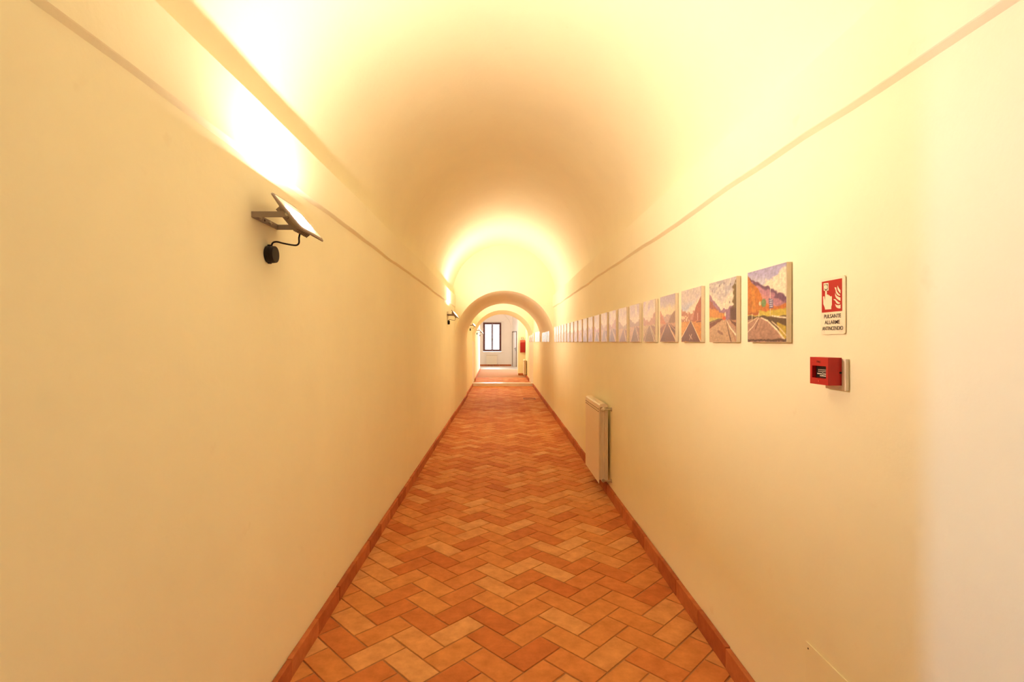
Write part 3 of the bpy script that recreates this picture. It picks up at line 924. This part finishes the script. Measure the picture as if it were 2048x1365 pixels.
ORD = ['first', 'second', 'third', 'fourth', 'fifth', 'sixth', 'seventh', 'eighth', 'ninth', 'tenth', 'eleventh', 'twelfth', 'thirteenth', 'fourteenth', 'fifteenth', 'sixteenth', 'seventeenth', 'eighteenth', 'nineteenth', 'twentieth', 'twenty-first']
SPECIAL = {
    0: 'square painting of a curving road below an orange hill, next to the alarm sign',
    1: 'square painting of a road into a valley with birds in a cloudy sky',
    2: 'square painting of a dark road with a pale X between orange verges',
    3: 'square painting of a brown road under a lilac sky, fourth from the alarm sign',
}
YP0, PITCH = 2.186, 0.4037
for i in range(21):
    lab = SPECIAL.get(i, 'small square road landscape canvas on the wall, %s in the row from the alarm sign' % ORD[i])
    kind = i + 1 if i < 4 else 30 + i
    painting(YP0 + PITCH * i, XR - wob(YP0, 10, 0.004, 0.5) * 0, kind, 110 if i < 3 else (70 if i < 8 else 26), lab, 'road paintings in the long row on the right wall')
for i in range(5):
    painting(11.62 + 0.42 * i, 1.079, 60 + i, 22, 'small road painting under the first arch, %s after the long row' % ORD[i], 'road paintings under the first arch')
for i in range(5):
    painting(14.52 + PITCH * i, 1.079, 70 + i, 20, 'small road painting between the two arches, %s past the first arch' % ORD[i], 'road paintings between the arches')
painting(17.35, 1.084, 80, 20, 'small road painting on the wall just before the marble step', 'road paintings near the marble step')
ja = math.atan2(1.088 - 0.993, 0.8)
for i, yy in enumerate((17.98, 18.34)):
    painting(yy, 1.088 - 0.119 * (yy - 0.15 - YD), 90 + i, 20, 'small road painting above the white jamb, the %s one past the marble step' % ('nearer' if i == 0 else 'farther'), 'road paintings near the marble step', ja)

# ------------------------------------------------------------------ fire alarm sign
SX = XR - 0.0045
def S(zu, zv):
    """Point of the sign plane from a 9.745x enlargement of the photograph at (1600, 540)."""
    px, py = 1600 + zu / 9.745, 540 + zv / 9.745
    y = XR * F / (px - VX)
    return (y, EYE + (VY - py) * y / F)
sign = empty('alarm_sign', (XR, 1.65, 1.575))
org = Vector((XR, 1.65, 1.575))
def flat(polys, x, name, mat, parent):
    mb = MB()
    for p in polys:
        mb.prism([(a - org.y, c_ - org.z) for a, c_ in p], 0, x - org.x, x - org.x + 0.0003)
    return mb.build(name, mat, parent)
y0, y1, z0, z1, r = 1.589, 1.711, 1.5745, 1.7605, 0.009
pl = []
for (cy, cz, a0) in ((y1 - r, z1 - r, 0), (y0 + r, z1 - r, 90), (y0 + r, z0 + r, 180), (y1 - r, z0 + r, 270)):
    for k in range(6):
        a = math.radians(a0 + 90 * k / 5); pl.append((cy + r * math.cos(a), cz + r * math.sin(a)))
b = MB(); b.prism([(a - org.y, c_ - org.z) for a, c_ in pl], 0, -0.0042, -0.001); b.build('panel', M['sign'], sign)
sq = [(1.603, 1.648), (1.704, 1.648), (1.704, 1.752), (1.603, 1.752)]
red = flat([sq], SX - 0.0004, 'red_field', M['sign_red'], sign)
hand = [(480, 525), (492, 516), (505, 522), (510, 560), (520, 605), (522, 400), (530, 386), (545, 385), (553, 400), (555, 490), (570, 478), (588, 490), (592, 505), (605, 494), (615, 515), (628, 522), (640, 510), (652, 525), (652, 680), (640, 720), (640, 768), (520, 775), (515, 740), (485, 670)]
flat([[S(*p) for p in hand]], SX - 0.0008, 'hand_symbol', M['sign'], red)
fr_o = [(490, 264), (585, 254), (587, 403), (492, 411)]
flat([[S(*p) for p in fr_o]], SX - 0.0008, 'button_symbol', M['sign'], red)
flat([[S(*p) for p in [(509, 287), (570, 281), (571, 384), (511, 389)]]], SX - 0.0012, 'button_symbol_field', M['sign_ink'], red)
flat([[S(540 + 27 * math.cos(a), 336 + 47 * math.sin(a)) for a in [2 * math.pi * k / 20 for k in range(20)]]], SX - 0.0016, 'button_symbol_disc', M['sign'], red)
fl = [
    [(765, 305), (776, 335), (795, 368), (820, 398), (820, 462), (800, 440), (778, 410), (765, 380), (760, 345)],
    [(704, 342), (738, 344), (744, 385), (757, 425), (782, 462), (815, 488), (815, 507), (780, 502), (748, 475), (730, 440), (724, 395)],
    [(715, 452), (730, 485), (755, 512), (790, 532), (820, 540), (820, 608), (790, 592), (755, 568), (730, 540), (717, 505)],
    [(680, 582), (700, 570), (725, 575), (750, 602), (780, 630), (817, 645), (792, 668), (760, 662), (738, 642), (722, 610), (705, 594)],
    [(715, 666), (735, 682), (770, 692), (800, 688), (822, 676), (822, 752), (790, 754), (758, 744), (732, 720)],
]
for p in fl:
    flat([[S(*q) for q in p]], SX - 0.0008, 'flame_symbol', M['sign_ink'] if False else M['sign'], red)

def text_mesh(name, body, size, width, mat, parent, loc, rot):
    cu = bpy.data.curves.new(name, 'FONT')
    cu.body = body; cu.size = size; cu.align_x = 'CENTER'; cu.align_y = 'CENTER'; cu.extrude = 0.0001; cu.offset = size * 0.007
    tmp = bpy.data.objects.new('tmp_text', cu); COL.objects.link(tmp)
    bpy.context.view_layer.update()
    me = bpy.data.meshes.new_from_object(tmp.evaluated_get(bpy.context.evaluated_depsgraph_get()))
    bpy.data.objects.remove(tmp, do_unlink=True)
    xs = [v.co.x for v in me.vertices]
    k = width / (max(xs) - min(xs)); cx = (max(xs) + min(xs)) / 2
    for v in me.vertices:
        v.co.x = (v.co.x - cx) * k
    me.materials.clear()
    o = link(name, me, mat, parent)
    o.location = loc; o.rotation_euler = rot
    return o
RW = (math.radians(90), 0, math.radians(-90))      # reads from inside the corridor on the right wall
for body, zc, w, yc in (('PULSANTE', 1.6335, 0.084, 1.650), ('ALLARME', 1.6135, 0.075, 1.651), ('ANTINCENDIO', 1.5935, 0.103, 1.650)):
    text_mesh('lettering', body, 0.0178, w, M['sign_ink'], sign, (SX - 0.0005 - org.x, yc - org.y, zc - org.z), RW)
for q in ([(1.600, 1.5815), (1.616, 1.5815), (1.616, 1.5835), (1.600, 1.5835)], [(1.690, 1.5805), (1.695, 1.5805), (1.695, 1.5845), (1.690, 1.5845)]):
    flat([q], SX - 0.0003, 'small_print', M['canvas'], sign)
tag(sign, 'cream fire alarm sign with red hand and flame pictogram reading PULSANTE ALLARME ANTINCENDIO', 'sign')

# ------------------------------------------------------------------ fire alarm call point
org = Vector((XR, 1.64, 1.40))
al = empty('fire_alarm_call_point', org)
b = MB(); b.box((-0.011, -0.064, -0.004), (-0.001, 0.036, 0.096)); b.build('back_plate', M['white_plastic'], al, bevel=0.002)
x0, x1 = -0.055, -0.0115
ya, yb, za, zb = 1.594 - org.y, 1.687 - org.y, 1.4115 - org.z, 1.4995 - org.z
ra, rb, rc, rd = 1.604 - org.y, 1.6755 - org.y, 1.4315 - org.z, 1.4715 - org.z
b = MB()
b.box((x0, ya, za), (x1, ra, zb)); b.box((x0, rb, za), (x1, yb, zb)); b.box((x0, ra, za), (x1, rb, rc)); b.box((x0, ra, rd), (x1, rb, zb)); b.box((x0 + 0.014, ra, rc), (x1, rb, rd))
b.build('body', M['alarm_red'], al)
b = MB(); b.box((x0 + 0.0125, ra + 0.001, rc + 0.001), (x0 + 0.0139, rb - 0.001, rd - 0.001)); pane = b.build('break_panel', M['black_plastic'], al)
mz, my = (rc + rd) / 2, (ra + rb) / 2
def bars(lst, name, mat, par, xx):
    mb = MB()
    for (a, c_, e, f) in lst:
        mb.box((xx - 0.0003, a, e), (xx, c_, f))
    return mb.build(name, mat, par)
xx = x0 + 0.0124
bars([(my - 0.028, my - 0.006, mz - 0.0075, mz - 0.0042), (my + 0.006, my + 0.028, mz - 0.0075, mz - 0.0042)], 'arrow_marks', M['white_plastic'], pane, xx)
b = MB()
for k in range(16):
    a0, a1 = 2 * math.pi * k / 16, 2 * math.pi * (k + 1) / 16
    b.prism([(my + 0.0045 * math.cos(a0), mz - 0.006 + 0.0045 * math.sin(a0)), (my + 0.0045 * math.cos(a1), mz - 0.006 + 0.0045 * math.sin(a1)), (my + 0.003 * math.cos(a1), mz - 0.006 + 0.003 * math.sin(a1)), (my + 0.003 * math.cos(a0), mz - 0.006 + 0.003 * math.sin(a0))], 0, xx - 0.0003, xx)
b.build('ring_mark', M['white_plastic'], pane)
small = []
for row, (zz, n, w) in enumerate(((mz + 0.006, 8, 0.0046), (mz + 0.0005, 8, 0.0046), (mz - 0.0145, 5, 0.0044))):
    for k in range(n):
        c0 = my - (n / 2) * 0.0062 + k * 0.0062
        small.append((c0, c0 + w, zz, zz + (0.0022 if row < 2 else 0.0042)))
bars(small[:16], 'faint_print', M['canvas'], pane, xx)
bars(small[16:], 'white_print', M['white_plastic'], pane, xx)
text_mesh('lettering', 'FIRE', 0.010, 0.020, M['alarm_dark'], al, (x0 - 0.0004, 1.641 - org.y, 1.4845 - org.z), RW)
b = MB(); b.cyl((x0 - 0.0012, 1.640 - org.y, 1.4225 - org.z), (x0, 1.640 - org.y, 1.4225 - org.z), 0.0022, n=12); b.build('indicator', M['box_pale'], al)
b = MB(); b.cyl((-0.0165, ya - 0.004, 1.452 - org.z), (-0.0165, ya, 1.452 - org.z), 0.003, n=12); b.build('key_plug', M['black_plastic'], al)
tag(al, 'red break-glass fire alarm box on a cream back plate below the alarm sign', 'fire alarm')

# ------------------------------------------------------------------ painted cover plate low on the right wall
cp = empty('wall_cover_plate', (XR, 1.62, 0.16))
b = MB(); b.box((-0.0045, -0.175, 0.0), (-0.001, 0.175, 0.326)); b.build('plate', M['plaster'], cp, bevel=0.0015)
for (yy, zz) in ((0.160, 0.308), (-0.160, 0.308), (0.160, 0.018), (-0.160, 0.018)):
    b = MB(); b.cyl((-0.0058, yy, zz), (-0.0045, yy, zz), 0.0030, n=12); b.build('screw', M['iron'], cp)
tag(cp, 'flush cream cover plate screwed low on the right wall under the alarm box', 'cover plate')

# ------------------------------------------------------------------ radiators
def make_radiator(n_el, hgt, pw=0.0388):
    """Local x along the wall, y out of the wall, z up from the lowest edge; 80 mm sections."""
    root = empty('radiator', (0, 0, 0))
    b = MB()
    b.box((-pw, 0.1175, 0.0), (pw, 0.1215, hgt - 0.035))               # front plate
    b.box((-0.034, 0.030, 0.03), (0.034, 0.033, hgt - 0.03))                   # rear plate
    for yy in (0.052, 0.075, 0.097):
        b.box((-0.036, yy, 0.05), (0.036, yy + 0.0025, hgt - 0.045))           # inner fins
    b.box((-0.011, 0.033, 0.03), (0.011, 0.1175, hgt - 0.02))                  # water way
    b.prism([(0.1215, hgt - 0.035), (0.1185, hgt - 0.014), (0.108, hgt - 0.003), (0.09, hgt), (0.05, hgt), (0.038, hgt - 0.008), (0.034, hgt - 0.022), (0.034, hgt - 0.03), (0.104, hgt - 0.03), (0.1175, hgt - 0.045)], 0, -pw, pw)
    b.cyl((-0.040, 0.076, 0.030), (0.040, 0.076, 0.030), 0.019, n=18)
    b.cyl((-0.040, 0.076, hgt - 0.050), (0.040, 0.076, hgt - 0.050), 0.019, n=18)
    el = b.build('section', M['radiator'], root)
    b = MB()
    for row in (0, 1):
        for k in range(3):
            xx_ = -0.026 + 0.019 * k
            zt = hgt - 0.058 - 0.024 * row
            b.box((xx_, 0.1210, zt), (xx_ + 0.014, 0.1218, zt + 0.0095))
    sl = b.build('vent_slots', M['slot'], el)
    for k in range(n_el):
        o = el
        if k:
            o = el.copy(); COL.objects.link(o); o.parent = root
            s2 = sl.copy(); COL.objects.link(s2); s2.parent = o
        o.location = (0.04 + 0.08 * k, 0, 0)
    for zz in (0.030, hgt - 0.050):
        b = MB(); b.cyl((-0.002, 0.076, zz), (-0.016, 0.076, zz), 0.017, 0.014, n=16); b.cyl((-0.016, 0.076, zz), (-0.030, 0.076, zz), 0.010, n=14)
        v = b.build('valve', M['bolt'] if zz < 0.1 else M['radiator'], root)
        b = MB(); b.cyl((-0.022, 0.076, zz), (-0.022, 0.004, zz), 0.008, n=12); b.cyl((-0.022, 0.006, zz), (-0.022, 0.0, zz), 0.018, 0.022, n=18); b.build('pipe', M['bolt'], v)
    return root

rad = make_radiator(10, 0.79)
rad.location = (XR, 5.02, 0.14); rad.rotation_euler = (0, 0, math.radians(90))
tag(rad, 'tall cream sectional radiator on the right wall below the row of paintings', 'radiator', 'radiators')
r2 = make_radiator(9, 0.62)
r2.location = (1.003, 20.25, STEP + 0.10); r2.rotation_euler = (0, 0, math.radians(90))
tag(r2, 'cream radiator seen end-on past the step, below the red cabinet', 'radiator', 'radiators')
r3 = make_radiator(8, 0.60, 0.032)
r3.location = (-0.29, YW, STEP + 0.10); r3.rotation_euler = (0, 0, math.radians(180))
tag(r3, 'cream radiator under the brown hall window', 'radiator', 'radiators')

# ------------------------------------------------------------------ red cabinet on the pier
cb = empty('red_wall_cabinet', (0.885, 21.7, 1.095))
b = MB(); b.box((-0.108, -0.16, 0.0), (0.105, -0.002, 0.44)); body = b.build('body', M['box_red'], cb, bevel=0.004)
b = MB(); b.box((-0.100, -0.168, 0.010), (0.097, -0.1602, 0.43)); dr = b.build('door', M['box_red'], body)
b = MB(); b.cyl((-0.082, -0.172, 0.22), (-0.082, -0.168, 0.22), 0.012, n=12); b.build('latch', M['iron'], dr)
b = MB(); b.box((-0.110, -0.165, 0.452), (0.107, -0.002, 0.52)); b.build('top_cover', M['box_pale'], cb, bevel=0.004)
b = MB(); b.box((-0.104, -0.150, 0.44), (0.101, -0.002, 0.452)); b.build('seam', M['white_plastic'], cb)
for xo in (-0.035, 0.035):
    b = MB(); b.cyl((xo - 0.022, -0.03, 0.66), (xo + 0.026, -0.09, 0.52), 0.008, n=10); b.build('rod', M['iron'], cb)
tag(cb, 'red fire cabinet with paler top and two dark slanting rods, on the yellow pier', 'cabinet')
